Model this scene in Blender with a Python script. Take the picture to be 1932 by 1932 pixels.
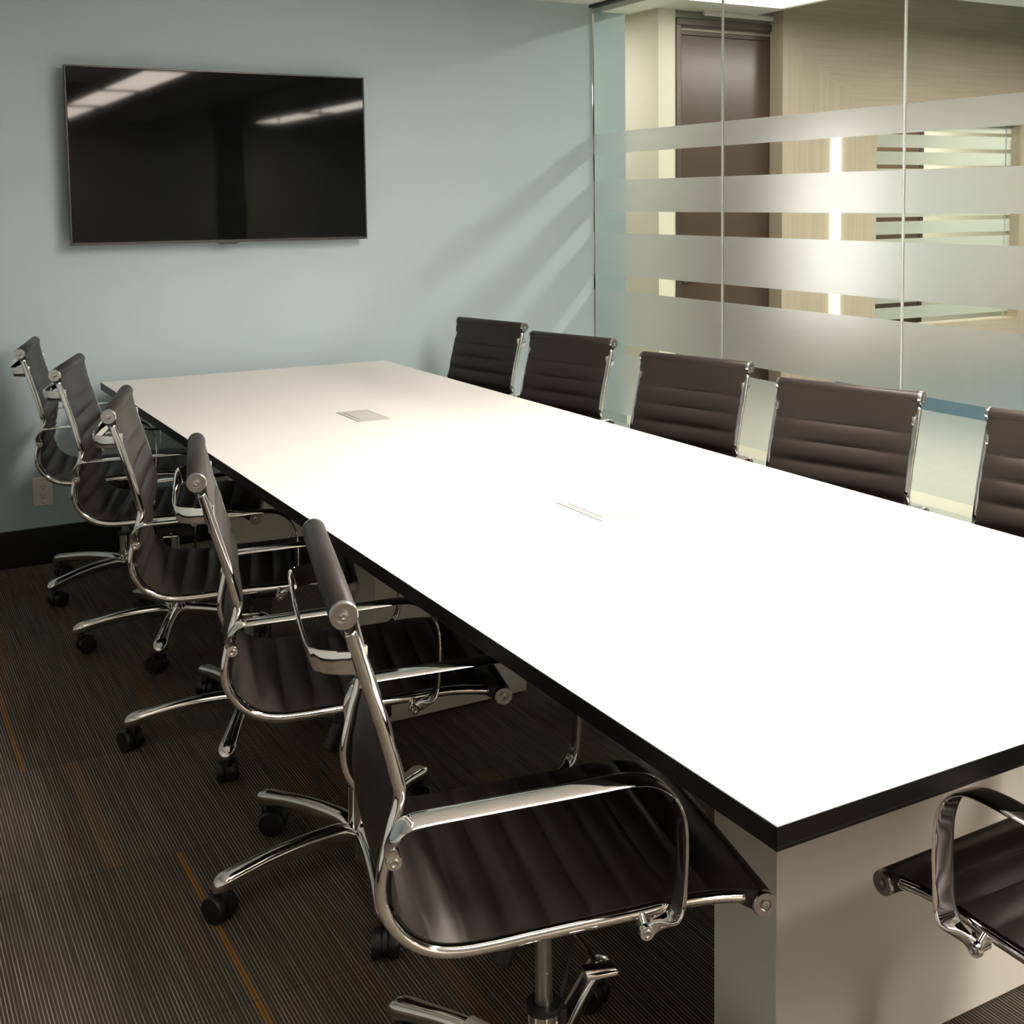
import bpy, bmesh, math, random
from mathutils import Vector, Matrix
random.seed(7)
for o in list(bpy.data.objects):
    bpy.data.objects.remove(o, do_unlink=True)
S = bpy.context.scene
COL = S.collection
PI = math.pi

# ------------------------------------------------------------ camera
cam_d = bpy.data.cameras.new('camera'); cam = bpy.data.objects.new('camera', cam_d); COL.objects.link(cam)
cam_d.sensor_width = 36; cam_d.sensor_fit = 'HORIZONTAL'
cam_d.lens = 2342.42 / 1932 * 36
cam_d.shift_x = (966 - 1076.09) / 1932
cam_d.shift_y = (578.65 - 966) / 1932
cam_d.clip_start = .05
Rr = Vector((0.86094399, -0.50862533, -0.0087017)); Uu = Vector((0.05061947, 0.06863702, 0.99635668)); Ff = Vector((0.50617499, 0.85824777, -0.08483897))
mt = Matrix((Rr, Uu, -Ff)).transposed().to_4x4(); mt.translation = Vector((0, 0, 1.45))
cam.matrix_world = mt
S.camera = cam

# ------------------------------------------------------------ world, exposure
S.view_settings.view_transform = 'Standard'; S.view_settings.look = 'None'
S.view_settings.gamma = 1; S.view_settings.use_curve_mapping = False
S.view_settings.exposure = 0.0
W = bpy.data.worlds.new('world'); S.world = W; W.use_nodes = True
W.node_tree.nodes['Background'].inputs[0].default_value = (.9, .95, 1, 1)
W.node_tree.nodes['Background'].inputs[1].default_value = .05

# light strengths (fixture panels, some of them added fill, and the flash)
ROOM_L = 56.0
CORR_L = 68.0
BACK_L = 60.0
LED_L = 25.0
WARM = (1.0, .89, .80)
CORRC = (1.0, .935, .86)
FLASH_W = 420.0
# the photographer's on-camera flash, turned up to the ceiling
fl_d = bpy.data.lights.new('bounce_flash', 'SPOT'); fl = bpy.data.objects.new('bounce_flash', fl_d); COL.objects.link(fl)
fl_d.energy = FLASH_W; fl_d.color = (1, .95, .90); fl_d.spot_size = math.radians(82); fl_d.spot_blend = .9; fl_d.shadow_soft_size = .03
fl.location = (0, -.02, 1.60)
fl.rotation_euler = (Vector((.65, .45, 2.42)) - fl.location).to_track_quat('-Z', 'Y').to_euler()

# ------------------------------------------------------------ materials
def nt(name):
    m = bpy.data.materials.new(name); m.use_nodes = True
    return m, m.node_tree.nodes, m.node_tree.links
def pr(name, col, rough=.5, metal=0, spec=.5, coat=0, bump=None, var=None, sheen=0):
    m, N, L = nt(name); b = N['Principled BSDF']
    b.inputs['Base Color'].default_value = (*col, 1); b.inputs['Roughness'].default_value = rough
    b.inputs['Metallic'].default_value = metal; b.inputs['Specular IOR Level'].default_value = spec
    b.inputs['Coat Weight'].default_value = coat; b.inputs['Sheen Weight'].default_value = sheen
    tc = N.new('ShaderNodeTexCoord')
    if bump:
        n = N.new('ShaderNodeTexNoise'); n.inputs['Scale'].default_value = bump[0]; n.inputs['Detail'].default_value = 3
        L.new(tc.outputs['Object'], n.inputs['Vector'])
        bp = N.new('ShaderNodeBump'); bp.inputs['Strength'].default_value = bump[1]; bp.inputs['Distance'].default_value = bump[2]
        L.new(n.outputs['Fac'], bp.inputs['Height']); L.new(bp.outputs[0], b.inputs['Normal'])
    if var:
        n = N.new('ShaderNodeTexNoise'); n.inputs['Scale'].default_value = var[0]; n.inputs['Detail'].default_value = 2
        L.new(tc.outputs['Object'], n.inputs['Vector'])
        mx = N.new('ShaderNodeMix'); mx.data_type = 'RGBA'
        mx.inputs[6].default_value = (*[c * (1 - var[1]) for c in col], 1); mx.inputs[7].default_value = (*[min(1, c * (1 + var[1])) for c in col], 1)
        L.new(n.outputs['Fac'], mx.inputs[0]); L.new(mx.outputs[2], b.inputs['Base Color'])
    return m
def emis(name, col, st):
    m, N, L = nt(name); N.remove(N['Principled BSDF'])
    e = N.new('ShaderNodeEmission'); e.inputs[0].default_value = (*col, 1); e.inputs[1].default_value = st
    L.new(e.outputs[0], N['Material Output'].inputs[0]); return m

M = {}
M['blue'] = pr('blue_wall_paint', (.44, .535, .57), .55, spec=.25, bump=(350, .12, .001), var=(1.2, .03))
M['nearwall'] = pr('pale_near_wall_paint', (.78, .74, .66), .6, bump=(300, .1, .001))
M['cream'] = pr('cream_wall_paint', (.78, .77, .62), .6, spec=.2, bump=(300, .1, .001))
M['sidewall'] = pr('grey_side_wall_paint', (.40, .44, .44), .6, bump=(300, .1, .001))
M['ceil_c'] = pr('white_plaster_ceiling', (.80, .79, .70), .7, spec=.2, bump=(200, .1, .001))
M['soffit'] = pr('cream_soffit_paint', (.72, .72, .60), .7, spec=.2, bump=(200, .1, .001))
M['black'] = pr('black_rubber_base', (.004, .004, .004), .45, bump=(80, .1, .001))
M['chrome'] = pr('polished_chrome', (.90, .885, .86), .05, 1, var=(8, .02))
M['alu'] = pr('polished_aluminium', (.78, .76, .73), .12, 1, var=(8, .03))
M['steel'] = pr('brushed_steel', (.42, .42, .40), .3, 1, bump=(200, .1, .0003))
M['cap'] = pr('satin_metal_cap', (.60, .59, .57), .24, 1, bump=(5, .01, .0001))
M['leather'] = pr('dark_brown_leather', (.020, .0165, .015), .44, spec=.30, bump=(420, .25, .0006), var=(6, .12))
M['plastic'] = pr('black_plastic', (.010, .010, .011), .38, bump=(150, .08, .0004))
M['mech'] = pr('black_coated_metal', (.014, .014, .014), .45, bump=(150, .08, .0004))
M['laminate'] = pr('white_laminate', (.78, .76, .735), .36, spec=.3, bump=(500, .05, .0003))
M['edge'] = pr('black_edge_band', (.004, .004, .004), .38, spec=.18, bump=(60, .05, .0004))
M['base'] = pr('beige_grey_laminate', (.80, .775, .69), .24, spec=.5, bump=(5, .04, .002), var=(3, .05))
M['plate'] = pr('grey_power_lid', (.46, .455, .42), .36, 0, bump=(200, .05, .0003))
M['seam'] = pr('grey_seam', (.22, .22, .21), .5, bump=(100, .03, .0003))
M['plate2'] = pr('pale_power_lid', (.52, .515, .48), .40, 0, bump=(200, .05, .0003))
M['white'] = pr('white_plastic', (.80, .74, .70), .35, bump=(100, .03, .0003))
M['slot'] = pr('dark_slot', (.01, .01, .01), .6, bump=(100, .03, .0003))
M['paper'] = pr('white_paper_label', (.75, .73, .70), .6, bump=(100, .03, .0003))
M['screen'] = pr('glossy_black_screen', (.003, .004, .004), .035, spec=.12)
M['bezel'] = pr('dark_metal_bezel', (.045, .043, .042), .3, .6, bump=(60, .03, .0003))
M['frame'] = pr('dark_bronze_door_frame', (.10, .085, .065), .32, .5, bump=(60, .05, .0003))
M['door'] = pr('dark_brown_door', (.085, .058, .038), .24, spec=.45, bump=(40, .05, .0004), var=(2.5, .12))
M['seal'] = pr('clear_silicone_seam', (.46, .50, .46), .15, spec=.8, bump=(90, .2, .002))
M['lamp'] = emis('ceiling_diffuser', WARM, ROOM_L)
M['lampc'] = emis('corridor_diffuser', CORRC, CORR_L)
M['lampd'] = emis('passage_diffuser', CORRC, 7.0)
M['lampp'] = emis('side_passage_diffuser', CORRC, 24.0)  # panel of the added passage fill
M['lampb'] = emis('back_room_diffuser', CORRC, BACK_L)
M['led'] = emis('led_strip', (1, .97, .93), LED_L)
M['tile_floor'] = pr('cream_corridor_tile', (.62, .62, .50), .3, bump=(30, .05, .0005), var=(2, .05))
M['teal'] = pr('teal_corridor_carpet', (.022, .065, .085), .85, bump=(300, .3, .001), var=(4, .2))

def glass_mat():
    m, N, L = nt('clear_glass'); N.remove(N['Principled BSDF'])
    t = N.new('ShaderNodeBsdfTransparent'); t.inputs[0].default_value = (.955, .985, .965, 1)
    g = N.new('ShaderNodeBsdfGlossy'); g.inputs['Roughness'].default_value = .015; g.inputs[0].default_value = (.95, 1, .97, 1)
    f = N.new('ShaderNodeFresnel'); f.inputs[0].default_value = 1.22
    mx = N.new('ShaderNodeMixShader'); L.new(f.outputs[0], mx.inputs[0]); L.new(t.outputs[0], mx.inputs[1]); L.new(g.outputs[0], mx.inputs[2])
    L.new(mx.outputs[0], N['Material Output'].inputs[0]); return m
M['glass'] = glass_mat()
def frost_mat(name, rough, wr, wt, wd, tint):
    # acid-etched film: light scatters through it and off it
    m, N, L = nt(name); N.remove(N['Principled BSDF'])
    r = N.new('ShaderNodeBsdfRefraction'); r.inputs['Roughness'].default_value = rough; r.inputs['IOR'].default_value = 1.35
    r.inputs[0].default_value = (*tint, 1)
    t = N.new('ShaderNodeBsdfTranslucent'); t.inputs[0].default_value = (*tint, 1)
    d = N.new('ShaderNodeBsdfDiffuse'); d.inputs[0].default_value = (*tint, 1)
    tc = N.new('ShaderNodeTexCoord'); n = N.new('ShaderNodeTexNoise'); n.inputs['Scale'].default_value = 500
    L.new(tc.outputs['Object'], n.inputs['Vector'])
    bp = N.new('ShaderNodeBump'); bp.inputs['Strength'].default_value = .1; bp.inputs['Distance'].default_value = .0005
    L.new(n.outputs['Fac'], bp.inputs['Height']); L.new(bp.outputs[0], d.inputs['Normal'])
    a = N.new('ShaderNodeMixShader'); a.inputs[0].default_value = wd / (wt + wd); L.new(t.outputs[0], a.inputs[1]); L.new(d.outputs[0], a.inputs[2])
    b = N.new('ShaderNodeMixShader'); b.inputs[0].default_value = wr; L.new(a.outputs[0], b.inputs[1]); L.new(r.outputs[0], b.inputs[2])
    L.new(b.outputs[0], N['Material Output'].inputs[0]); return m
M['frost'] = frost_mat('frosted_film', .31, .84, .55, .45, (.92, .935, .955))
M['frost2'] = frost_mat('frosted_film_far', .3, .45, .5, .5, (.90, .92, .86))

def math_n(N, L, op, a, b=None, c=None):
    n = N.new('ShaderNodeMath'); n.operation = op
    for i, v in enumerate((a, b, c)):
        if v is None: continue
        if isinstance(v, (int, float)): n.inputs[i].default_value = v
        else: L.new(v, n.inputs[i])
    return n.outputs[0]
def carpet_mat():
    m, N, L = nt('pinstripe_carpet_tile'); b = N['Principled BSDF']; b.inputs['Roughness'].default_value = .92; b.inputs['Specular IOR Level'].default_value = .15
    tc = N.new('ShaderNodeTexCoord'); sp = N.new('ShaderNodeSeparateXYZ'); L.new(tc.outputs['Object'], sp.inputs[0])
    X, Y = sp.outputs[0], sp.outputs[1]
    # fine cords running along y
    w = math_n(N, L, 'SINE', math_n(N, L, 'MULTIPLY', X, 2 * PI / .0069))
    cord = math_n(N, L, 'SMOOTH_MAX', math_n(N, L, 'MULTIPLY', w, .9), .0, .1)
    # per-cord tone, streaks along y
    mp = N.new('ShaderNodeMapping'); L.new(tc.outputs['Object'], mp.inputs[0]); mp.inputs['Scale'].default_value = (180, 3.5, 1)
    n1 = N.new('ShaderNodeTexNoise'); n1.inputs['Scale'].default_value = 1; n1.inputs['Detail'].default_value = 1; L.new(mp.outputs[0], n1.inputs['Vector'])
    mp2 = N.new('ShaderNodeMapping'); L.new(tc.outputs['Object'], mp2.inputs[0]); mp2.inputs['Scale'].default_value = (900, 260, 1)
    n2 = N.new('ShaderNodeTexNoise'); n2.inputs['Scale'].default_value = 1; L.new(mp2.outputs[0], n2.inputs['Vector'])
    mp3 = N.new('ShaderNodeMapping'); L.new(tc.outputs['Object'], mp3.inputs[0]); mp3.inputs['Scale'].default_value = (9, 1.1, 1)
    n3 = N.new('ShaderNodeTexNoise'); n3.inputs['Scale'].default_value = 1; n3.inputs['Detail'].default_value = 2; L.new(mp3.outputs[0], n3.inputs['Vector'])
    # tile tone (610 mm tiles)
    iy = math_n(N, L, 'FLOOR', math_n(N, L, 'DIVIDE', math_n(N, L, 'ADD', Y, 50 * .61 - 2.76), .61))
    ix = math_n(N, L, 'FLOOR', math_n(N, L, 'DIVIDE', math_n(N, L, 'ADD', X, 10.04), .61))
    cmb = N.new('ShaderNodeCombineXYZ'); L.new(ix, cmb.inputs[0]); L.new(iy, cmb.inputs[1])
    wn = N.new('ShaderNodeTexWhiteNoise'); L.new(cmb.outputs[0], wn.inputs[0])
    lum = math_n(N, L, 'ADD', math_n(N, L, 'MULTIPLY', cord, math_n(N, L, 'MULTIPLY', n1.outputs['Fac'], 1.5)), math_n(N, L, 'MULTIPLY', n2.outputs['Fac'], .35))
    lum = math_n(N, L, 'MULTIPLY', lum, math_n(N, L, 'ADD', math_n(N, L, 'MULTIPLY', wn.outputs['Value'], .16), .92))
    cr = N.new('ShaderNodeValToRGB'); cr.color_ramp.elements[0].position = .05; cr.color_ramp.elements[0].color = (.030, .025, .019, 1)
    cr.color_ramp.elements[1].position = 1.0; cr.color_ramp.elements[1].color = (.30, .265, .22, 1)
    e = cr.color_ramp.elements.new(.45); e.color = (.082, .071, .056, 1)
    L.new(lum, cr.inputs[0])
    # faint warm rust cast in broad streaks
    mxw = N.new('ShaderNodeMix'); mxw.data_type = 'RGBA'; mxw.blend_type = 'MULTIPLY'; mxw.inputs[7].default_value = (1.2, .86, .62, 1)
    fw = N.new('ShaderNodeMapRange'); fw.inputs[1].default_value = .55; fw.inputs[2].default_value = .75; L.new(n3.outputs['Fac'], fw.inputs[0])
    L.new(math_n(N, L, 'MULTIPLY', fw.outputs[0], .7), mxw.inputs[0]); L.new(cr.outputs[0], mxw.inputs[6])
    cur = mxw.outputs[2]
    # dyed orange yarn stripes, one tile long
    for xc, wd, y0, y1, st in ((.346, .007, 3.37, 3.98, .75), (.458, .018, 2.76, 3.37, .38), (.592, .007, 1.54, 2.76, 1.0), (.405, .02, 4.2, 4.6, .2),
                               (.93, .02, 1.6, 2.15, .25), (1.35, .03, 2.2, 2.76, .3), (1.05, .03, 2.5, 3.1, .25), (.72, .025, 3.37, 3.98, .18)):
        dx = math_n(N, L, 'ABSOLUTE', math_n(N, L, 'SUBTRACT', X, xc))
        mr = N.new('ShaderNodeMapRange'); mr.inputs[1].default_value = wd * 1.25; mr.inputs[2].default_value = wd * .75; L.new(dx, mr.inputs[0])
        k = math_n(N, L, 'MULTIPLY', mr.outputs[0], math_n(N, L, 'MULTIPLY', math_n(N, L, 'GREATER_THAN', Y, y0), math_n(N, L, 'LESS_THAN', Y, y1)))
        k = math_n(N, L, 'MULTIPLY', k, math_n(N, L, 'MULTIPLY', math_n(N, L, 'ADD', math_n(N, L, 'MULTIPLY', cord, .75), .25), st))
        mx = N.new('ShaderNodeMix'); mx.data_type = 'RGBA'; mx.inputs[7].default_value = (.40, .17, .022, 1)
        L.new(k, mx.inputs[0]); L.new(cur, mx.inputs[6]); cur = mx.outputs[2]
    # seams between the tiles
    fy = math_n(N, L, 'FRACT', math_n(N, L, 'DIVIDE', math_n(N, L, 'ADD', Y, 50 * .61 - 2.76), .61))
    sy = math_n(N, L, 'LESS_THAN', fy, .004)
    mx = N.new('ShaderNodeMix'); mx.data_type = 'RGBA'; mx.inputs[7].default_value = (.02, .018, .015, 1)
    L.new(math_n(N, L, 'MULTIPLY', sy, .6), mx.inputs[0]); L.new(cur, mx.inputs[6]); L.new(mx.outputs[2], b.inputs['Base Color'])
    bp = N.new('ShaderNodeBump'); bp.inputs['Strength'].default_value = .35; bp.inputs['Distance'].default_value = .001
    L.new(lum, bp.inputs['Height']); L.new(bp.outputs[0], b.inputs['Normal'])
    return m
M['carpet'] = carpet_mat()
def acoustic_mat():
    m, N, L = nt('acoustic_ceiling_tile'); b = N['Principled BSDF']; b.inputs['Roughness'].default_value = .85; b.inputs['Specular IOR Level'].default_value = .1
    tc = N.new('ShaderNodeTexCoord'); sp = N.new('ShaderNodeSeparateXYZ'); L.new(tc.outputs['Object'], sp.inputs[0])
    ms = []
    for ax, off in ((0, 10.0), (1, 10.12)):
        f = math_n(N, L, 'FRACT', math_n(N, L, 'DIVIDE', math_n(N, L, 'ADD', sp.outputs[ax], off), .61))
        ms.append(math_n(N, L, 'LESS_THAN', math_n(N, L, 'ABSOLUTE', math_n(N, L, 'SUBTRACT', f, .5)), .02))
    g = math_n(N, L, 'MAXIMUM', ms[0], ms[1])
    n = N.new('ShaderNodeTexNoise'); n.inputs['Scale'].default_value = 160; L.new(tc.outputs['Object'], n.inputs['Vector'])
    cr = N.new('ShaderNodeValToRGB'); cr.color_ramp.elements[0].color = (.74, .72, .69, 1); cr.color_ramp.elements[1].color = (.90, .88, .85, 1)
    cr.color_ramp.elements[0].position = .35; cr.color_ramp.elements[1].position = .55
    L.new(n.outputs['Fac'], cr.inputs[0])
    mx = N.new('ShaderNodeMix'); mx.data_type = 'RGBA'; mx.inputs[7].default_value = (.85, .84, .82, 1); L.new(g, mx.inputs[0]); L.new(cr.outputs[0], mx.inputs[6])
    L.new(mx.outputs[2], b.inputs['Base Color']); return m
M['acoustic'] = acoustic_mat()
def wood_mat(name, vertical):
    m, N, L = nt(name); b = N['Principled BSDF']; b.inputs['Roughness'].default_value = .45; b.inputs['Specular IOR Level'].default_value = .35
    tc = N.new('ShaderNodeTexCoord'); mp = N.new('ShaderNodeMapping'); L.new(tc.outputs['Object'], mp.inputs[0])
    mp.inputs['Scale'].default_value = (38, 38, 1.1) if vertical else (1.6, 1.6, 45)
    if not vertical: mp.inputs['Rotation'].default_value = (0, math.radians(3), 0)
    n = N.new('ShaderNodeTexNoise'); n.inputs['Scale'].default_value = 1; n.inputs['Detail'].default_value = 6; n.inputs['Roughness'].default_value = .6; n.inputs['Distortion'].default_value = .5
    L.new(mp.outputs[0], n.inputs['Vector'])
    cr = N.new('ShaderNodeValToRGB')
    cr.color_ramp.elements[0].position = .25; cr.color_ramp.elements[0].color = (.42, .36, .25, 1)
    cr.color_ramp.elements[1].position = .75; cr.color_ramp.elements[1].color = (.53, .465, .34, 1)
    L.new(n.outputs['Fac'], cr.inputs[0]); L.new(cr.outputs[0], b.inputs['Base Color']); return m
M['wood_v'] = wood_mat('light_oak_vertical_grain', True)
M['wood_h'] = wood_mat('light_oak_horizontal_grain', False)

# ------------------------------------------------------------ helpers
def link(name, me, mat, parent=None, smooth=True):
    o = bpy.data.objects.new(name, me); COL.objects.link(o)
    for mm in (mat if isinstance(mat, (list, tuple)) else [mat]): me.materials.append(M[mm])
    if parent is not None: o.parent = parent
    if smooth:
        me.polygons.foreach_set('use_smooth', [True] * len(me.polygons))
    return o
class MB:
    def __init__(s): s.bm = bmesh.new()
    def box(s, x0, x1, y0, y1, z0, z1, bevel=0, mi=0):
        vs = [s.bm.verts.new((x, y, z)) for x in (x0, x1) for y in (y0, y1) for z in (z0, z1)]
        fs = [s.bm.faces.new([vs[i] for i in f]) for f in ((0, 1, 3, 2), (4, 6, 7, 5), (0, 4, 5, 1), (2, 3, 7, 6), (0, 2, 6, 4), (1, 5, 7, 3))]
        for f in fs: f.material_index = mi
        if bevel:
            es = list({e for f in fs for e in f.edges})
            r = bmesh.ops.bevel(s.bm, geom=es, offset=bevel, segments=2, affect='EDGES', profile=.5)
            for f in r['faces']: f.material_index = mi
        return s
    def rings(s, rings, closed=True, caps=True, mi=0):
        R = [[s.bm.verts.new(p) for p in r] for r in rings]
        n = len(R[0])
        for a, b in zip(R, R[1:]):
            for i in range(n if closed else n - 1):
                j = (i + 1) % n
                f = s.bm.faces.new((a[i], a[j], b[j], b[i])); f.material_index = mi
        if caps:
            for r in (R[0], R[-1]):
                try: f = s.bm.faces.new(r); f.material_index = mi
                except ValueError: pass
        return s
    def tube(s, path, r, n=12, mi=0, caps=True, up=Vector((0, 1, 0))):
        P = [Vector(p) for p in path]; out = []
        side = None
        for i, p in enumerate(P):
            t = (P[min(i + 1, len(P) - 1)] - P[max(i - 1, 0)]).normalized()
            if side is None:
                side = t.cross(up)
                if side.length < .1: side = t.cross(Vector((1, 0, 0)))
            side = (side - t * side.dot(t)).normalized()
            b = t.cross(side)
            rr = r[i] if isinstance(r, (list, tuple)) else r
            out.append([p + (side * math.cos(a) + b * math.sin(a)) * rr for a in [2 * PI * k / n for k in range(n)]])
        return s.rings(out, mi=mi, caps=caps)
    def lathe(s, prof, origin=(0, 0, 0), axis='z', n=24, mi=0, caps=True):
        o = Vector(origin); out = []
        for r, h in prof:
            ring = []
            for k in range(n):
                a = 2 * PI * k / n; c, q = math.cos(a) * r, math.sin(a) * r
                ring.append(o + (Vector((c, q, h)) if axis == 'z' else Vector((c, h, q)) if axis == 'y' else Vector((h, c, q))))
            out.append(ring)
        return s.rings(out, mi=mi, caps=caps)
    def poly(s, pts, mi=0):
        f = s.bm.faces.new([s.bm.verts.new(p) for p in pts]); f.material_index = mi; return s
    def prism(s, pts, axis, a, b, mi=0):   # polygon extruded along an axis
        def mk(p, h):
            return (h, p[0], p[1]) if axis == 'x' else (p[0], h, p[1]) if axis == 'y' else (p[0], p[1], h)
        return s.rings([[mk(p, a) for p in pts], [mk(p, b) for p in pts]], mi=mi)
    def done(s, name, mat, parent=None, smooth=False, auto=None):
        bmesh.ops.recalc_face_normals(s.bm, faces=s.bm.faces)
        me = bpy.data.meshes.new(name); s.bm.to_mesh(me); s.bm.free()
        o = link(name, me, mat, parent, smooth or auto is not None)
        if auto is not None:
            me.set_sharp_from_angle(angle=math.radians(auto))
        return o
def tag(o, label=None, cat=None, group=None, kind=None):
    if label: o['label'] = label
    if cat: o['category'] = cat
    if group: o['group'] = group
    if kind: o['kind'] = kind
    return o
def thing(name, label, cat, loc=(0, 0, 0), rz=0, group=None):
    o = bpy.data.objects.new(name, None); COL.objects.link(o); o.location = loc; o.rotation_euler = (0, 0, rz); o.empty_display_size = .1
    return tag(o, label, cat, group)
def crom(pts, k=6):
    P = [Vector(p) for p in pts]; P = [P[0] * 2 - P[1]] + P + [P[-1] * 2 - P[-2]]; out = []
    for i in range(1, len(P) - 2):
        for j in range(k):
            t = j / k; a, b, c, d = P[i - 1], P[i], P[i + 1], P[i + 2]
            out.append(.5 * ((2 * b) + (c - a) * t + (2 * a - 5 * b + 4 * c - d) * t * t + (3 * b - a - 3 * c + d) * t ** 3))
    out.append(P[-2]); return out
def struct(o): return tag(o, kind='structure')

# ============================================================ SETTING
YW = 5.348; XG = 3.295; ZC = 2.42; XLW = -.95; YB = -4.9
ZH = 2.83
struct(MB().box(XLW - .1, XG + .03, YB - .1, YW + .1, -.1, 0).done('floor', 'carpet'))
struct(MB().box(XLW - .1, XG, YB - .1, YW + .16, ZC, ZC + .05).done('ceiling', 'acoustic'))
struct(MB().box(XLW - .1, 3.49, YW, YW + .15, 0, ZC).done('wall_back', 'blue'))
struct(MB().box(XLW - .1, XLW, YB, YW, 0, ZC).done('wall_left', 'sidewall'))
struct(MB().box(XLW - .1, XG, YB - .1, YB, 0, ZC).done('wall_near', 'nearwall'))
def baseb(name, *a):
    return struct(MB().box(*a, bevel=.003).done(name, 'black'))
baseb('baseboard_back', XLW + .012, XG - .03, YW - .012, YW - .0005, 0, .152)
baseb('baseboard_left', XLW + .0005, XLW + .012, YB + .012, YW - .0005, 0, .152)

# glass partition -----------------------------------------------------------
seams = [4.289, 3.234, 2.18, 1.125, .07, -.985, -2.04, -3.1, -4.15]
edges = [YW - .004] + seams + [YB]
BANDS = [(1.7845, 1.681), (1.5503, 1.3958), (1.2919, 1.0842), (1.0069, .747), (.700, .400), (.357, .03)]
for i, (a, b) in enumerate(zip(edges, edges[1:])):
    g = MB(); y0, y1 = b + .004, a - .004
    g.poly([(XG, y0, .012), (XG, y1, .012), (XG, y1, ZC - .012), (XG, y0, ZC - .012)])
    w = tag(g.done('window_%d' % (i + 1), 'glass'), kind='structure')
    for (t, c) in BANDS:
        f = MB(); f.box(XG + .0012, XG + .0022, y0, y1, c, t)
        f.done('frosted_band', 'frost', w)
    s = MB(); s.box(XG - .005, XG + .007, b - .0026, b + .0026, .012, ZC - .012, bevel=.001); s.done('glass_edge', 'seal', w)
struct(MB().box(XG - .018, XG + .018, YB, YW, ZC - .014, ZC - .0005).done('trim_1', 'black'))
struct(MB().box(XG - .018, XG + .018, YB, YW, .0005, .012).done('trim_2', 'steel'))
struct(MB().box(XG - .006, XG + .004, YW - .008, YW - .0005, .012, ZC - .014, bevel=.001).done('trim_3', 'chrome'))

# corridor --------------------------------------------------------------
struct(MB().box(XG + .031, 5.75, -10.5, 9.6, -.1, -.001).done('floor_corridor', 'tile_floor'))
struct(MB().box(5.7505, 12.5, -10.5, 7.449, -.1, -.001).done('floor_lounge', 'teal'))
struct(MB().box(3.345, 3.49, YB, YW - .0005, 2.39, ZH).done('soffit', 'soffit'))
struct(MB().box(XG, 3.49, YB, YW + .15, ZC + .0505, ZH).done('wall_bulkhead', 'soffit'))
struct(MB().box(3.4905, 12.5, -10.5, 6.24, ZH, ZH + .1).done('ceiling_corridor', 'ceil_c'))
struct(MB().box(3.4905, 6.05, 6.2405, 9.6, ZH, ZH + .1).done('ceiling_passage', 'ceil_c'))
struct(MB().box(6.0505, 12.5, 6.2405, 7.6, 3.15, 3.25).done('ceiling_recess', 'ceil_c'))
struct(MB().box(5.18, 5.33, 7.5, 9.55, 0, ZH - .001).done('wall_passage', 'cream'))
struct(MB().box(3.49, 5.18, 9.55, 9.7, 0, ZH - .001).done('wall_passage_end', 'cream'))
struct(MB().box(5.3305, 6.5, 7.56, 7.66, 0, ZH - .001).done('wall_door', 'cream'))
struct(MB().box(12.5, 12.6, -10.5, 9.6, 0, 3.2).done('wall_right', 'cream'))
struct(MB().box(3.49, 12.5, -10.6, -10.5, 0, ZH).done('wall_far_near', 'cream'))
struct(MB().box(3.3, 3.49, YB - 5.6, YB - .1, 0, ZH).done('wall_corridor_left', 'cream'))
# brown door with its frame
fr = MB()
fr.box(5.3305, 5.375, 7.485, 7.559, 0, 2.765, bevel=.006).box(6.30, 6.345, 7.485, 7.559, 0, 2.765, bevel=.006).box(5.3305, 6.345, 7.48, 7.559, 2.72, 2.775, bevel=.006)
fr.box(5.375, 6.30, 7.52, 7.559, 2.655, 2.69, bevel=.004)
struct(fr.done('trim_4', 'frame'))
struct(MB().box(5.55, 6.20, 7.44, 7.47, 2.795, 2.8295, bevel=.004).done('trim_6', 'white'))
dr = struct(MB().box(5.377, 6.298, 7.515, 7.555, .008, 2.652, bevel=.002).done('door_1', 'door'))
h = MB(); h.lathe([(.026, 0), (.026, -.008), (.010, -.009), (.010, -.045)], (5.43, 7.515, .86), 'y').box(5.425, 5.54, 7.462, 7.475, .852, .868, bevel=.004)
h.done('door_handle', 'steel', dr, auto=40)
# oak portal with a window opening
XP0, XP1, ZP = 6.215, 11.5, 3.149
WX0, WX1, WZ0, WZ1 = 7.19, 8.885, .40, 2.075
wd = tag(MB().box(XP0, XP0 + .02, 7.372, 7.5, 0, ZP).done('wall_oak', 'wood_v'), kind='structure')
def panel(name, pts, mat):
    b = MB(); b.prism(pts, 'y', 7.35, 7.372); return b.done(name, mat, wd)
panel('stile', [(XP0, 0), (WX0, 0), (WX0, WZ1), (XP0, WZ1 + (WX0 - XP0) * .66)], 'wood_v')
panel('header', [(XP0, WZ1 + (WX0 - XP0) * .66), (WX0, WZ1), (WX1, WZ1), (XP1, WZ1), (XP1, ZP), (XP0, ZP)], 'wood_h')
panel('apron', [(WX0, 0), (WX1, 0), (WX1, WZ0), (WX0, WZ0)], 'wood_h')
panel('stile', [(WX1, 0), (XP1, 0), (XP1, WZ1), (WX1, WZ1)], 'wood_v')
rv = MB(); rv.box(WX1, WX1 + .02, 7.3725, 7.52, WZ0, WZ1).box(WX0 - .02, WX0, 7.3725, 7.52, WZ0, WZ1).box(WX0 - .02, WX1 + .02, 7.3725, 7.52, WZ0 - .02, WZ0).box(WX0 - .02, WX1 + .02, 7.3725, 7.52, WZ1, WZ1 + .02)
rv.done('window_reveal', 'wood_v', wd)
MB().box(6.715, 6.80, 7.342, 7.3495, .50, 1.99, bevel=.002).done('led_strip', 'led', wd)
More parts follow.
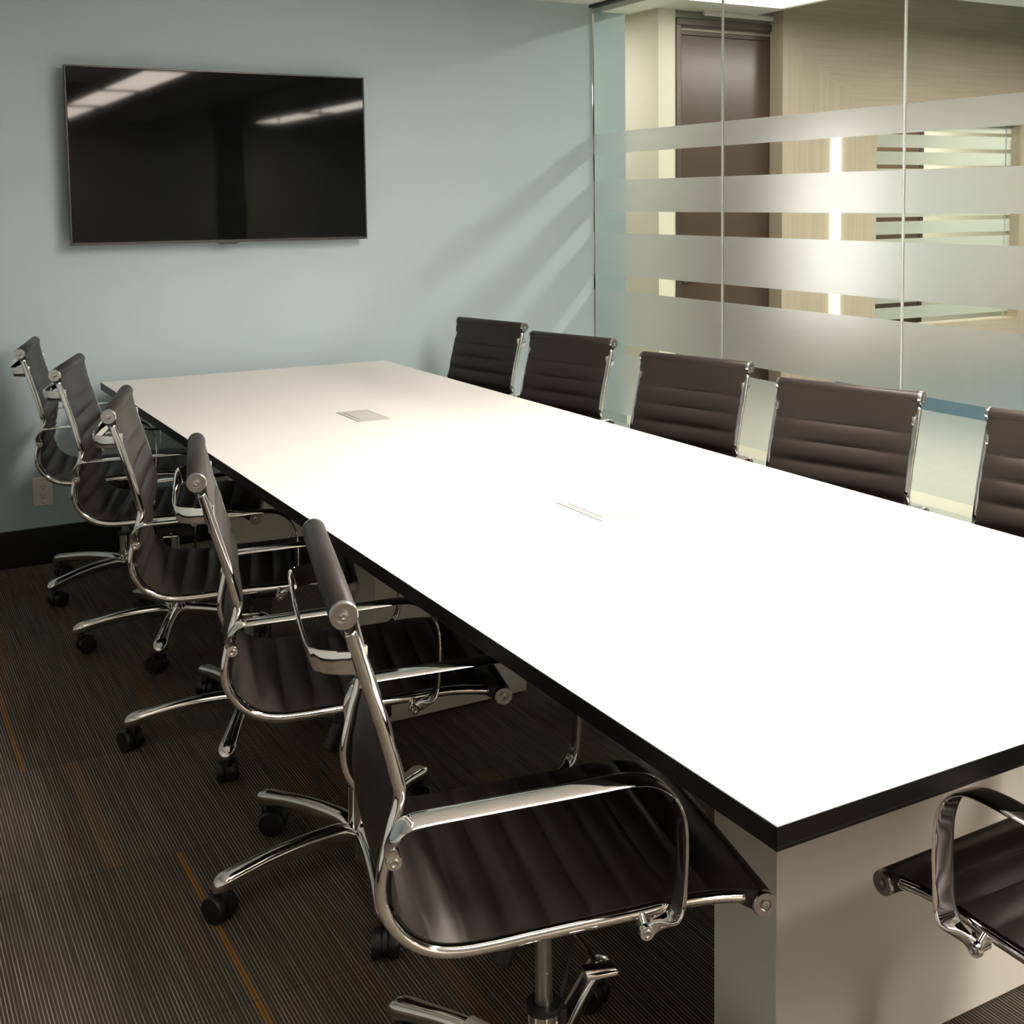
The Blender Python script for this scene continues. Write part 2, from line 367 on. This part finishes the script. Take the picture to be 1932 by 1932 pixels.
# window in the oak wall
gw = MB(); gw.poly([(WX0, 7.45, WZ0), (WX1, 7.45, WZ0), (WX1, 7.45, WZ1), (WX0, 7.45, WZ1)])
gw = struct(gw.done('window_20', 'glass'))
z = 2.075
zs = [(1.97, 1.863), (1.829, 1.723), (1.691, 1.585), (1.55, 1.44), (1.402, 1.294), (1.259, 1.154), (1.117, 1.01), (.975, .868), (.833, .726), (.692, .587), (.55, .45)]
for t, c in [(2.075, 2.0)] + zs:
    MB().box(WX0, WX1, 7.4512, 7.4522, c, t).done('frosted_band', 'frost2', gw)
MB().box(8.81, 8.818, 7.444, 7.456, WZ0, WZ1).done('glass_edge', 'seal', gw)
# the office behind the oak wall
struct(MB().box(6.0, 12.5, 7.673, 9.6, -.1, -.001).done('floor_office', 'teal'))
struct(MB().box(6.0, 12.5, 9.5, 9.6, 0, 2.7).done('wall_office', 'cream'))
struct(MB().box(6.5, 12.5, 7.61, 9.5, 2.7, 2.8).done('ceiling_office', 'ceil_c'))
od = struct(MB().box(8.6, 9.86, 9.455, 9.499, 0, 2.3, bevel=.003).done('door_2', 'door'))
struct(MB().box(9.861, 9.91, 9.44, 9.499, 0, 2.35, bevel=.003).done('trim_5', 'frame'))

# ============================================================ LIGHT FIXTURES
def troffer(name, label, x0, x1, y0, y1, z, mat, group, fm='steel'):
    t = thing(name, label, 'ceiling light', ((x0 + x1) / 2, (y0 + y1) / 2, z - .012), 0, group)
    ax, ay = (x1 - x0) / 2, (y1 - y0) / 2
    f = MB(); w = .02
    f.box(-ax - w, ax + w, -ay - w, -ay, -.004, .0115).box(-ax - w, ax + w, ay, ay + w, -.004, .0115).box(-ax - w, -ax, -ay, ay, -.004, .0115).box(ax, ax + w, -ay, ay, -.004, .0115)
    f.done('frame', 'white', t)
    MB().box(-ax, ax, -ay, ay, 0, .0115).done('diffuser', mat, t)
for k, (y0, y1) in enumerate(((-4.15, -2.46), (-2.20, -.58), (-.40, 1.22), (1.40, 3.05))):
    troffer('ceiling_light', 'long recessed ceiling light of the row over the table, %s' % ('farthest from the blue wall', 'second farthest from the blue wall', 'uppermost in the reflection', 'nearest to the blue wall')[k],
            1.96, 2.27, y0, y1, ZC, 'lamp', 'row of ceiling lights over the room')
troffer('corridor_light', 'bright recessed light in the corridor ceiling in front of the brown door', 4.9, 5.93, 6.45, 7.03, ZH, 'lampd', 'corridor ceiling lights')
troffer('passage_fill_light', 'recessed light in the passage beside the cream wall', 3.9, 4.5, 7.8, 8.4, ZH, 'lampp', 'corridor ceiling lights')  # added lamp, hidden behind the blue wall end, lifts the cream wall
troffer('corridor_light', 'recessed corridor light outside the glass wall beside the table', 4.75, 5.0, 3.9, 5.1, ZH, 'lampc', 'corridor ceiling lights')
troffer('lounge_fill_light', 'recessed light in the raised ceiling in front of the oak wall', 7.0, 9.0, 4.6, 5.1, ZH, 'lampc', 'corridor ceiling lights')  # added lamp out of view, gives the oak wall more light
troffer('office_light', 'recessed light of the office behind the oak wall', 8.6, 9.8, 8.3, 8.7, 2.7, 'lampb', None)

# ============================================================ TABLE
TX0, TX1, TY0, TY1 = .885, 2.107, 1.049, 5.228
tb = thing('conference_table', 'long white-topped conference table with a black edge on beige slab bases', 'table', ((TX0 + TX1) / 2, (TY0 + TY1) / 2, 0))
ax, ay = (TX1 - TX0) / 2, (TY1 - TY0) / 2
MB().box(-ax + .0015, ax - .0015, -ay + .0015, ay - .0015, .716, .74, bevel=.0008).done('tabletop', 'laminate', tb)
eb = MB(); q = .0014
eb.box(-ax, ax, -ay, ay, .710, .7158, bevel=.001)
eb.box(-ax, -ax + q, -ay, ay, .7159, .7395).box(ax - q, ax, -ay, ay, .7159, .7395).box(-ax + q, ax - q, -ay, -ay + q, .7159, .7395).box(-ax + q, ax - q, ay - q, ay, .7159, .7395)
tag(eb.done('edge_band', 'edge', tb), 'black edge band')
cy = (TY0 + TY1) / 2; cx = (TX0 + TX1) / 2
for y0, x1 in ((1.453, 1.825), (3.15, 1.695), (4.62, 1.695)):
    bpn = MB(); bpn.box(1.226 - cx, x1 - cx, y0 - cy, y0 + .163 - cy, .004, .7095, bevel=.0015)
    bpn.done('base_panel', 'base', tb)
MB().box(1.32 - cx, 1.67 - cx, 1.617 - cy, 4.619 - cy, .63, .7095).done('beam', 'mech', tb)
for k, y0 in enumerate((2.40, 3.893)):
    hx0, hx1, hy0, hy1 = 1.432 - cx, 1.543 - cx, y0 - .103 - cy, y0 + .103 - cy
    b = MB(); b.box(hx0, hx1, hy0, hy1, .7403, .7418, bevel=.0006).box(hx0 - .0012, hx1 + .0012, hy0 - .0012, hy1 + .0012, .7401, .74028, mi=1).box(hx0 + .0145, hx1 - .0145, hy0 + .0285, hy1 - .0285, .74185, .74195, mi=1)
    b = tag(b.done('power_hatch', ['plate', 'seam'], tb), 'flat grey metal hatch lid')
    l = MB(); l.box(hx0 + .016, hx1 - .016, hy0 + .03, hy1 - .03, .7419, .7430, bevel=.0004); l.done('hatch_lid', 'plate2', b)

# ============================================================ TELEVISION
tv = thing('television', 'wide black flat-screen television on the blue wall', 'television', (1.4247, 5.258, 1.646))
hw_, hh = .6232, .3567
MB().box(-hw_ + .007, hw_ - .007, 0, .004, -hh + .012, hh - .007, bevel=.0008).done('screen', 'screen', tv)
bz = MB(); bz.box(-hw_, -hw_ + .0066, -.001, .03, -hh, hh, bevel=.001).box(hw_ - .0066, hw_, -.001, .03, -hh, hh, bevel=.001).box(-hw_ + .0067, hw_ - .0067, -.001, .03, hh - .0066, hh, bevel=.001).box(-hw_ + .0067, hw_ - .0067, -.001, .03, -hh, -hh + .0115, bevel=.001)
bz.done('bezel', 'bezel', tv)
MB().box(-hw_ + .008, hw_ - .008, .0045, .034, -hh + .013, hh - .008, bevel=.004).done('back_cover', 'plastic', tv)
bg = MB(); bg.prism([(-.055, -hh - .0002), (-.03, -hh - .009), (.03, -hh - .009), (.055, -hh - .0002)], 'y', .0, .018); bg.done('sensor_bump', 'bezel', tv)
MB().box(-.22, .22, .0345, .0895, -.15, .15, bevel=.004).done('wall_mount', 'mech', tv)

# ============================================================ WALL OUTLET
ou = thing('wall_outlet', 'white double wall outlet low on the blue wall behind the chairs', 'outlet', (.6675, YW, .298))
MB().box(-.0365, .0365, -.007, -.0005, -.058, .058, bevel=.002).done('cover_plate', 'white', ou)
rc = MB().box(-.017, .017, -.0085, -.0071, -.034, .034, bevel=.0005).done('receptacle', 'white', ou)
sl = MB()
for zc in (.017, -.019):
    sl.box(-.0075, -.0055, -.0092, -.0086, zc + .002, zc + .009).box(.0055, .0075, -.0092, -.0086, zc + .0025, zc + .0085)
    sl.lathe([(.0024, -.0086), (.0024, -.0092)], (0, 0, zc - .006), 'y', 12)
sl.done('slots', 'slot', rc)
sc = MB(); sc.lathe([(.0022, -.0071), (.0022, -.0077)], (0, 0, .048), 'y', 12); sc.done('screw', 'steel', ou)
sc = MB(); sc.lathe([(.0022, -.0071), (.0022, -.0077)], (0, 0, -.048), 'y', 12); sc.done('screw', 'steel', ou)

# ============================================================ CHAIRS
HUB = .314; HW = .22
RP = [(.0085, .905), (.0115, .897), (.031, .829), (.050, .763), (.0635, .706), (.0675, .686), (.0645, .666), (.057, .642), (.050, .614), (.0425, .580),
      (.040, .556), (.0435, .530), (.055, .505), (.075, .481), (.105, .463), (.142, .455), (.19, .4545), (.237, .457), (.31, .460), (.388, .463), (.44, .4665), (.475, .4675), (.515, .4645), (.553, .459)]
def P3(s, y, z): return Vector((s - HUB, y, z))
def arc_path(pts):
    P = crom([Vector((a, 0, b)) for a, b in pts], 8); return [(p.x, p.z) for p in P]
RAIL = arc_path(RP)
SL = arc_path([(.004, .922)] + RP[1:] + [(.574, .455)])
def arclen(path):
    L_ = [0]
    for a, b in zip(path, path[1:]): L_.append(L_[-1] + math.hypot(b[0] - a[0], b[1] - a[1]))
    return L_
SLL = arclen(SL)
def at(path, L_, u):
    u = max(0, min(L_[-1], u))
    for i in range(len(L_) - 1):
        if L_[i + 1] >= u:
            f = (u - L_[i]) / max(1e-9, L_[i + 1] - L_[i]); a, b = path[i], path[i + 1]
            d = (b[0] - a[0], b[1] - a[1]); n = math.hypot(*d)
            return (a[0] + d[0] * f, a[1] + d[1] * f), (d[0] / n, d[1] / n)
    return path[-1], (1, 0)
TOT = SLL[-1]; FIRST = .085; NR = 14
PITCH = (TOT - FIRST - .075) / NR
def rib(u):
    if u < FIRST: return min(1, (abs(FIRST - u) / .03)) ** .5
    if u > TOT - .075: return min(1, (u - (TOT - .075)) / .03) ** .5
    f = ((u - FIRST) / PITCH) % 1.0
    return abs(math.sin(PI * f)) ** .8
def sling(u0, u1, name, par, roll, caps_at):
    n = int((u1 - u0) / .0047); NV = 13; W2 = HW - .0065
    top, bot = [], []
    for i in range(n + 1):
        u = u0 + (u1 - u0) * i / n
        (s, z), (ds, dz) = at(SL, SLL, u)
        nx, nz = -dz, ds      # towards the sitter
        if nx * 1 + nz * .6 < 0: nx, nz = -nx, -nz
        kk = min(1, u / .055, (TOT - u) / .05); kk = kk * kk * (3 - 2 * kk); sf = min(1, max(0, (u - .26) / .1)); OF = .0065 + .006 * sf; AM = .0085 + .0065 * sf
        rt, rb = [], []
        for j in range(NV):
            v = j / (NV - 1) * 2 - 1; e = 1 - abs(v) ** 6; pe = max(0, 1 - abs(v) ** 3.5) ** .7
            sag = -.007 * (1 - v * v) * min(1, u / .05) * min(1, (TOT - u) / .05)
            ht = (1 - kk) * (.011 + .0045 * e ** .5) + kk * (OF + .001 + .0022 * e ** .5 + AM * rib(u) * pe) + sag
            hb = (1 - kk) * (.009 - .003 * e ** .5) + kk * (OF - .0035 * (e ** .5)) + sag - .001 * rib(u)
            rt.append(P3(s + nx * ht, v * W2, z + nz * ht)); rb.append(P3(s + nx * hb, v * W2, z + nz * hb))
        top.append(rt); bot.append(rb)
    m = MB()
    m.rings([t + b[::-1] for t, b in zip(top, bot)])
    (cs, cz) = roll
    m.lathe([(.001, -HW + .009), (.0155, -HW + .009), (.0185, -HW + .013), (.0185, HW - .013), (.0155, HW - .009), (.001, HW - .009)], (cs - HUB, 0, cz), 'y', 28)
    o = m.done(name, 'leather', par, auto=50)
    for sg in (-1, 1):
        c = MB()
        c.lathe([(.0185, HW - .0088), (.0185, HW - .002), (.0172, HW), (.0098, HW), (.0096, HW - .004), (.0066, HW - .004), (.0062, HW + .001), (.003, HW + .0015), (.0024, HW - .001), (.0004, HW - .001)], (0, 0, 0), 'y', 28)
        for v in c.bm.verts: v.co = Vector((v.co.x + cs - HUB, v.co.y * sg, v.co.z + cz))
        c.done('end_cap', 'cap', o, auto=35)
        st = MB()   # black strap from the cap down to the rail
        (rs, rz) = RAIL[2] if name == 'backrest' else RAIL[-3]
        d = Vector((rs - cs, rz - cz)).normalized()
        pp = Vector((-d.y, d.x))
        a = [Vector((cs, cz)) + pp * .0165, Vector((cs, cz)) - pp * .0165, Vector((cs, cz)) + d * .036 - pp * .0085, Vector((cs, cz)) + d * .036 + pp * .0085]
        st.prism([(q_.x - HUB, q_.y) for q_ in a], 'y', sg * (HW - .0165), sg * (HW - .0092))
        st.done('strap', 'mech', o)
    return o

ARM = [(.054, .607), (.050, .628), (.053, .645), (.066, .6595), (.09, .664), (.16, .667), (.235, .670), (.31, .673), (.372, .675), (.405, .668), (.43, .648), (.4435, .615), (.446, .575), (.4445, .53), (.441, .492), (.428, .468), (.398, .449)]
def make_arm(par, sg):
    P = arc_path(ARM); L_ = arclen(P); n = 90; rings = []
    T = L_[-1]
    for i in range(n + 1):
        u = T * i / n; (s, z), (ds, dz) = at(P, L_, u)
        e = min(u, T - u)
        f = min(1, max(0, e - .012) / .034); f = f * f * (3 - 2 * f)
        yc = HW + .016 + .012 * f; w = .0045 + .0165 * f; t = .0100 - .0068 * f
        if e < .009: t *= .45 + .55 * math.sqrt(max(0, 1 - (1 - e / .009) ** 2))
        nx, nz = -dz, ds
        ring = []
        for a in range(16):
            th = 2 * PI * a / 16; cw, ct = math.cos(th), math.sin(th)
            pw = w * math.copysign(abs(cw) ** .6, cw); pt = t * math.copysign(abs(ct) ** .8, ct)
            ring.append(P3(s + nx * pt, sg * (yc + pw), z + nz * pt))
        rings.append(ring)
    m = MB(); m.rings(rings)
    for (s, z) in (ARM[0], ARM[-1]):
        m.lathe([(.0070, sg * (HW - .008)), (.0070, sg * (HW + .0112)), (.0106, sg * (HW + .0116)), (.0106, sg * (HW + .0195)), (.0098, sg * (HW + .0207))], (s - HUB, 0, z), 'y', 24)
        (rs, rz) = (.049, .607) if s < .2 else (.398, .4632)
        m.tube([P3(rs, sg * (HW - .004), rz), P3(s, sg * (HW + .012), z)], .0062, 10)
    o = m.done('armrest', 'chrome', par, auto=45)
    for (s, z) in (ARM[0], ARM[-1]):
        c = MB(); c.lathe([(.0060, sg * (HW + .0206)), (.0060, sg * (HW + .0220)), (.0045, sg * (HW + .0226)), (.003, sg * (HW + .0216))], (s - HUB, 0, z), 'y', 16)
        c.done('screw', 'cap', o, auto=40)

def make_wheel():
    m = MB()
    for sg in (-1, 1):
        m.lathe([(.004, sg * .005), (.027, sg * .005), (.0285, sg * .008), (.0285, sg * .022), (.026, sg * .026), (.012, sg * .0275), (.002, sg * .027)], (-.016, 0, .0285), 'y', 28)
    # hood between and over the wheels, with the stem
    pts = []
    for k in range(13):
        a = math.radians(-15 + 200 * k / 12); pts.append((-.016 + .0315 * math.cos(a), .0285 + .0315 * math.sin(a)))
    m.prism(pts, 'y', -.0045, .0045)
    m.lathe([(.010, .045), (.012, .058), (.010, .066), (.007, .072)], (0, 0, 0), 'z', 16)
    return m

def make_chair():
    t = thing('conference_chair', 'x', 'chair')
    for sg in (-1, 1):
        r = MB(); r.tube([P3(s, sg * (HW - .0095), z) for s, z in RAIL], .0090, 14, up=Vector((0, 1, 0)))
        r.done('side_rail', 'chrome', t, smooth=True)
    ub = .47
    sling(0, ub, 'backrest', t, (0, .93), 0)
    sling(ub, TOT, 'seat', t, (.584, .446), 1)
    for sg in (-1, 1): make_arm(t, sg)
    # handle bow behind the back
    h = MB(); pth = [(.012, HW - .012), (-.012, HW - .020), (-.032, HW - .036), (-.040, HW - .065), (-.043, 0)]
    C_ = crom([Vector((a, b, 0)) for a, b in pth], 6)
    full = [Vector((p.x, p.y, 0)) for p in C_] + [Vector((p.x, -p.y, 0)) for p in C_[-2::-1]]
    rings = []
    for i, p in enumerate(full):
        tn = (full[min(i + 1, len(full) - 1)] - full[max(i - 1, 0)]).normalized(); nn = Vector((-tn.y, tn.x, 0))
        e = abs(p.y) / HW; zz = .864; hh_ = .0165 if e < .9 else .0165
        ring = []
        for a in range(12):
            th = 2 * PI * a / 12; cw, ct = math.cos(th), math.sin(th)
            pw = hh_ * math.copysign(abs(cw) ** .5, cw); pt = .0032 * math.copysign(abs(ct) ** .8, ct)
            ring.append(P3(p.x + nn.x * pt - (pw * .25), p.y + nn.y * pt, zz + pw))
        rings.append(ring)
    h.rings(rings)
    for sg in (-1, 1): h.box(.018 - HUB, .030 - HUB, sg * (HW - .014) - .004, sg * (HW - .014) + .004, .83, .885, bevel=.0015)
    h.done('back_handle', 'chrome', t, auto=45)
    # seat cross-members and tilt mechanism
    sp = MB()
    for s0 in (.20, .42):
        sp.tube([P3(s0, -HW + .012, .452), P3(s0, -HW + .05, .440), P3(s0, 0, .437), P3(s0, HW - .05, .440), P3(s0, HW - .012, .452)], .0085, 10)
    sp.done('seat_spreader', 'alu', t, smooth=True)
    mc = MB(); mc.box(.19 - HUB, .44 - HUB, -.07, .07, .395, .425, bevel=.006).box(.26 - HUB, .38 - HUB, -.045, .045, .355, .396, bevel=.006).done('tilt_mechanism', 'mech', t)
    lv = MB(); lv.tube([(0, -.04, .40), (.01, -.12, .402), (.015, -.19, .41), (.012, -.235, .415)], .0045, 8).box(-.01, .035, -.262, -.232, .411, .4185, bevel=.003); lv.done('lever', 'alu', t, auto=40)
    kn = MB()
    kp = []
    for k in range(15): kp.append((.013 + (.004 if k % 2 else 0), -.006 * k))
    kn.lathe(kp, (0, 0, 0), 'z', 14)
    rot = Matrix.Rotation(math.radians(24), 4, 'Y')
    for v in kn.bm.verts: v.co = rot @ v.co + Vector((-.028, .02, .352))
    kn.done('tension_knob', 'plastic', t, smooth=True)
    # column
    g = MB(); g.lathe([(.0135, .20), (.0135, .36)], (0, 0, 0), 'z', 24); g.lathe([(.0139, .262), (.0139, .266)], (0, 0, 0), 'z', 24)
    g.done('gas_lift', 'steel', t, auto=40)
    g = MB(); g.lathe([(.0135, .214), (.028, .213), (.029, .209), (.029, .203), (.0265, .202)], (0, 0, 0), 'z', 28); g.done('collar', 'plastic', t, auto=40)
    g = MB(); g.lathe([(.0255, .202), (.0255, .135), (.0262, .132), (.028, .10), (.026, .075), (.017, .05), (.015, .035), (.0145, .03)], (0, 0, 0), 'z', 32)
    g.done('column_cover', 'chrome', t, auto=40)
    cb = MB(); cb.tube([Vector(p) for p in crom([(.05, .03, .37), (.06, .035, .30), (.045, .03, .23), (.033, .018, .20), (.031, .015, .15)], 6)], .004, 8)
    cb.box(.024, .040, .006, .026, .11, .19, bevel=.003); cb.done('cable', 'plastic', t, auto=40)
    # five star arms, each with a castor
    for k in range(5):
        prof = [(.012, .1, .075, .020), (.04, .122, .080, .0195), (.09, .125, .083, .0185), (.15, .123, .084, .0185), (.21, .117, .082, .019), (.25, .111, .078, .0205), (.28, .107, .072, .0225), (.30, .104, .0665, .0235), (.315, .099, .066, .0215), (.326, .090, .066, .015), (.331, .080, .068, .007)]
        CP = crom([Vector((a, b, c)) for a, b, c, d in prof], 4); CW = crom([Vector((a, d, 0)) for a, b, c, d in prof], 4)
        rings = []
        for p, w in zip(CP, CW):
            r_, zt, zb = p.x, p.y, p.z; hw2 = w.y
            ring = []
            for a in range(16):
                th = 2 * PI * a / 16; cw, ct = math.cos(th), math.sin(th)
                yy = hw2 * math.copysign(abs(cw) ** .75, cw) * (1 if ct > 0 else .92)
                zz = (zt + zb) / 2 + (zt - zb) / 2 * math.copysign(abs(ct) ** .85, ct)
                ring.append((r_, yy, zz))
            rings.append(ring)
        if k == 0:
            m = MB(); m.rings(rings); lg = m.done('base_leg', 'alu', t, smooth=True)
            c = make_wheel().done('castor', 'plastic', lg, auto=40); c.location = (.305, 0, 0)
            leg0, cas0 = lg, c
        else:
            lg = leg0.copy(); COL.objects.link(lg); lg.parent = t
            c = cas0.copy(); COL.objects.link(c); c.parent = lg
        lg.rotation_euler = (0, 0, 2 * PI * k / 5)
    return t
def copy_tree(o, parent=None):
    c = o.copy(); COL.objects.link(c)
    if parent is not None: c.parent = parent
    for ch in [x for x in bpy.data.objects if x.parent == o]: copy_tree(ch, c)
    return c
LEFT = 'chairs along the left side of the table'; RIGHT = 'chairs along the glass wall side of the table'
CH = [
    (.891, 4.860, -14.0, 61, 'black ribbed swivel chair farthest back on the left, its back before the blue wall', LEFT),
    (.921, 4.165, -18.5, 31, 'black ribbed swivel chair second from the blue wall in the left row', LEFT),
    (.917, 3.305, -16.5, 27, 'black ribbed swivel chair in the middle of the left row', LEFT),
    (.914, 2.463, -13.9, 42, 'black ribbed swivel chair just behind the nearest one in the left row', LEFT),
    (.885, 1.600, -14.0, 42, 'large nearest swivel chair in the left foreground with its ribbed seat in full view', LEFT),
    (2.081, 4.645, 193, 20, 'black chair across the table closest to the blue wall corner', RIGHT),
    (2.067, 3.932, 194.5, 50, 'black chair across the table, second from the blue wall, standing at the first glass pane', RIGHT),
    (2.061, 3.132, 196, 0, 'black chair across the table, middle of the row by the glass wall', RIGHT),
    (2.047, 2.402, 197.5, 66, 'black chair across the table with its full back shown below the second glass seam', RIGHT),
    (2.110, 1.752, 193, 12, 'black chair across the table cut off by the right edge of the photo', RIGHT),
    (1.500, 1.010, 91, 30, 'black chair at the near head of the table, only seat front and armrest visible', None),
]
proto = make_chair()
chairs = []
for i in range(len(CH)):
    chairs.append(proto if i == 0 else copy_tree(proto))
for i, (x, y, a, st, lab, grp) in enumerate(CH):
    o = chairs[i]; o.location = (x, y, 0); o.rotation_euler = (0, 0, math.radians(a)); o['label'] = lab
    if grp: o['group'] = grp
    elif 'group' in o: del o['group']
    legs = [c for c in bpy.data.objects if c.parent == o and c.name.startswith('base_leg')]
    for k, lg in enumerate(legs):
        lg.rotation_euler = (0, 0, math.radians(st + 72 * k - a))
        for c in bpy.data.objects:
            if c.parent == lg: c.rotation_euler = (0, 0, math.radians(random.choice((0, 25, -40, 70, 120, -90, 160)) + random.uniform(-15, 15)))
# printed label on the column and paper sticker on one base leg of the nearest chair
near = chairs[4]
nl = [c for c in bpy.data.objects if c.parent == near and c.name.startswith('base_leg')]
cov = [c for c in bpy.data.objects if c.parent == near and c.name.startswith('column_cover')][0]
lb = MB(); ph = math.radians(-55)
for (u0, u1, z0, z1) in ([(-.0012, .0012, .180, .187), (-.0028, .0028, .187, .1885), (-.0018, .0018, .1885, .190), (-.0008, .0008, .190, .1915)] +
                         [(-.0062 + .0008 * (k % 2), .0062 - .0011 * ((k + 1) % 3), .1765 - .0022 * k, .1775 - .0022 * k) for k in range(5)] +
                         [(-.0095, -.0075, .158, .1625), (-.0105, -.0065, .1565, .158)] + [(-.0048, .0066 - .001 * (k % 2), .1615 - .0022 * k, .1625 - .0022 * k) for k in range(3)]):
    ring = []
    r = .0259
    lb.poly([(r * math.cos(ph + a / r), r * math.sin(ph + a / r), z) for a, z in ((u0, z0), (u1, z0), (u1, z1), (u0, z1))])
lbl = lb.done('printed_label', 'paper', cov)
lbl['label'] = 'small white arrow and lines of print on the column'
rings = []
for r_ in (.105, .115, .125, .135, .145, .155):
    zt, zb, hw2 = .1252, .0835, .0192
    ring = []
    for k in range(11):
        th = math.radians(-25 + 230 * k / 10); cw, ct = math.cos(th), math.sin(th)
        ring.append((r_, hw2 * math.copysign(abs(cw) ** .75, cw), (zt + zb) / 2 + ((zt - zb) / 2 + .0006) * math.copysign(abs(ct) ** .85, ct)))
    rings.append(ring)
st = MB(); st.rings(rings, closed=False, caps=False)
stk = st.done('paper_sticker', 'paper', nl[1], smooth=True)
stk['label'] = 'white paper sticker with fine print wrapped on the leg'
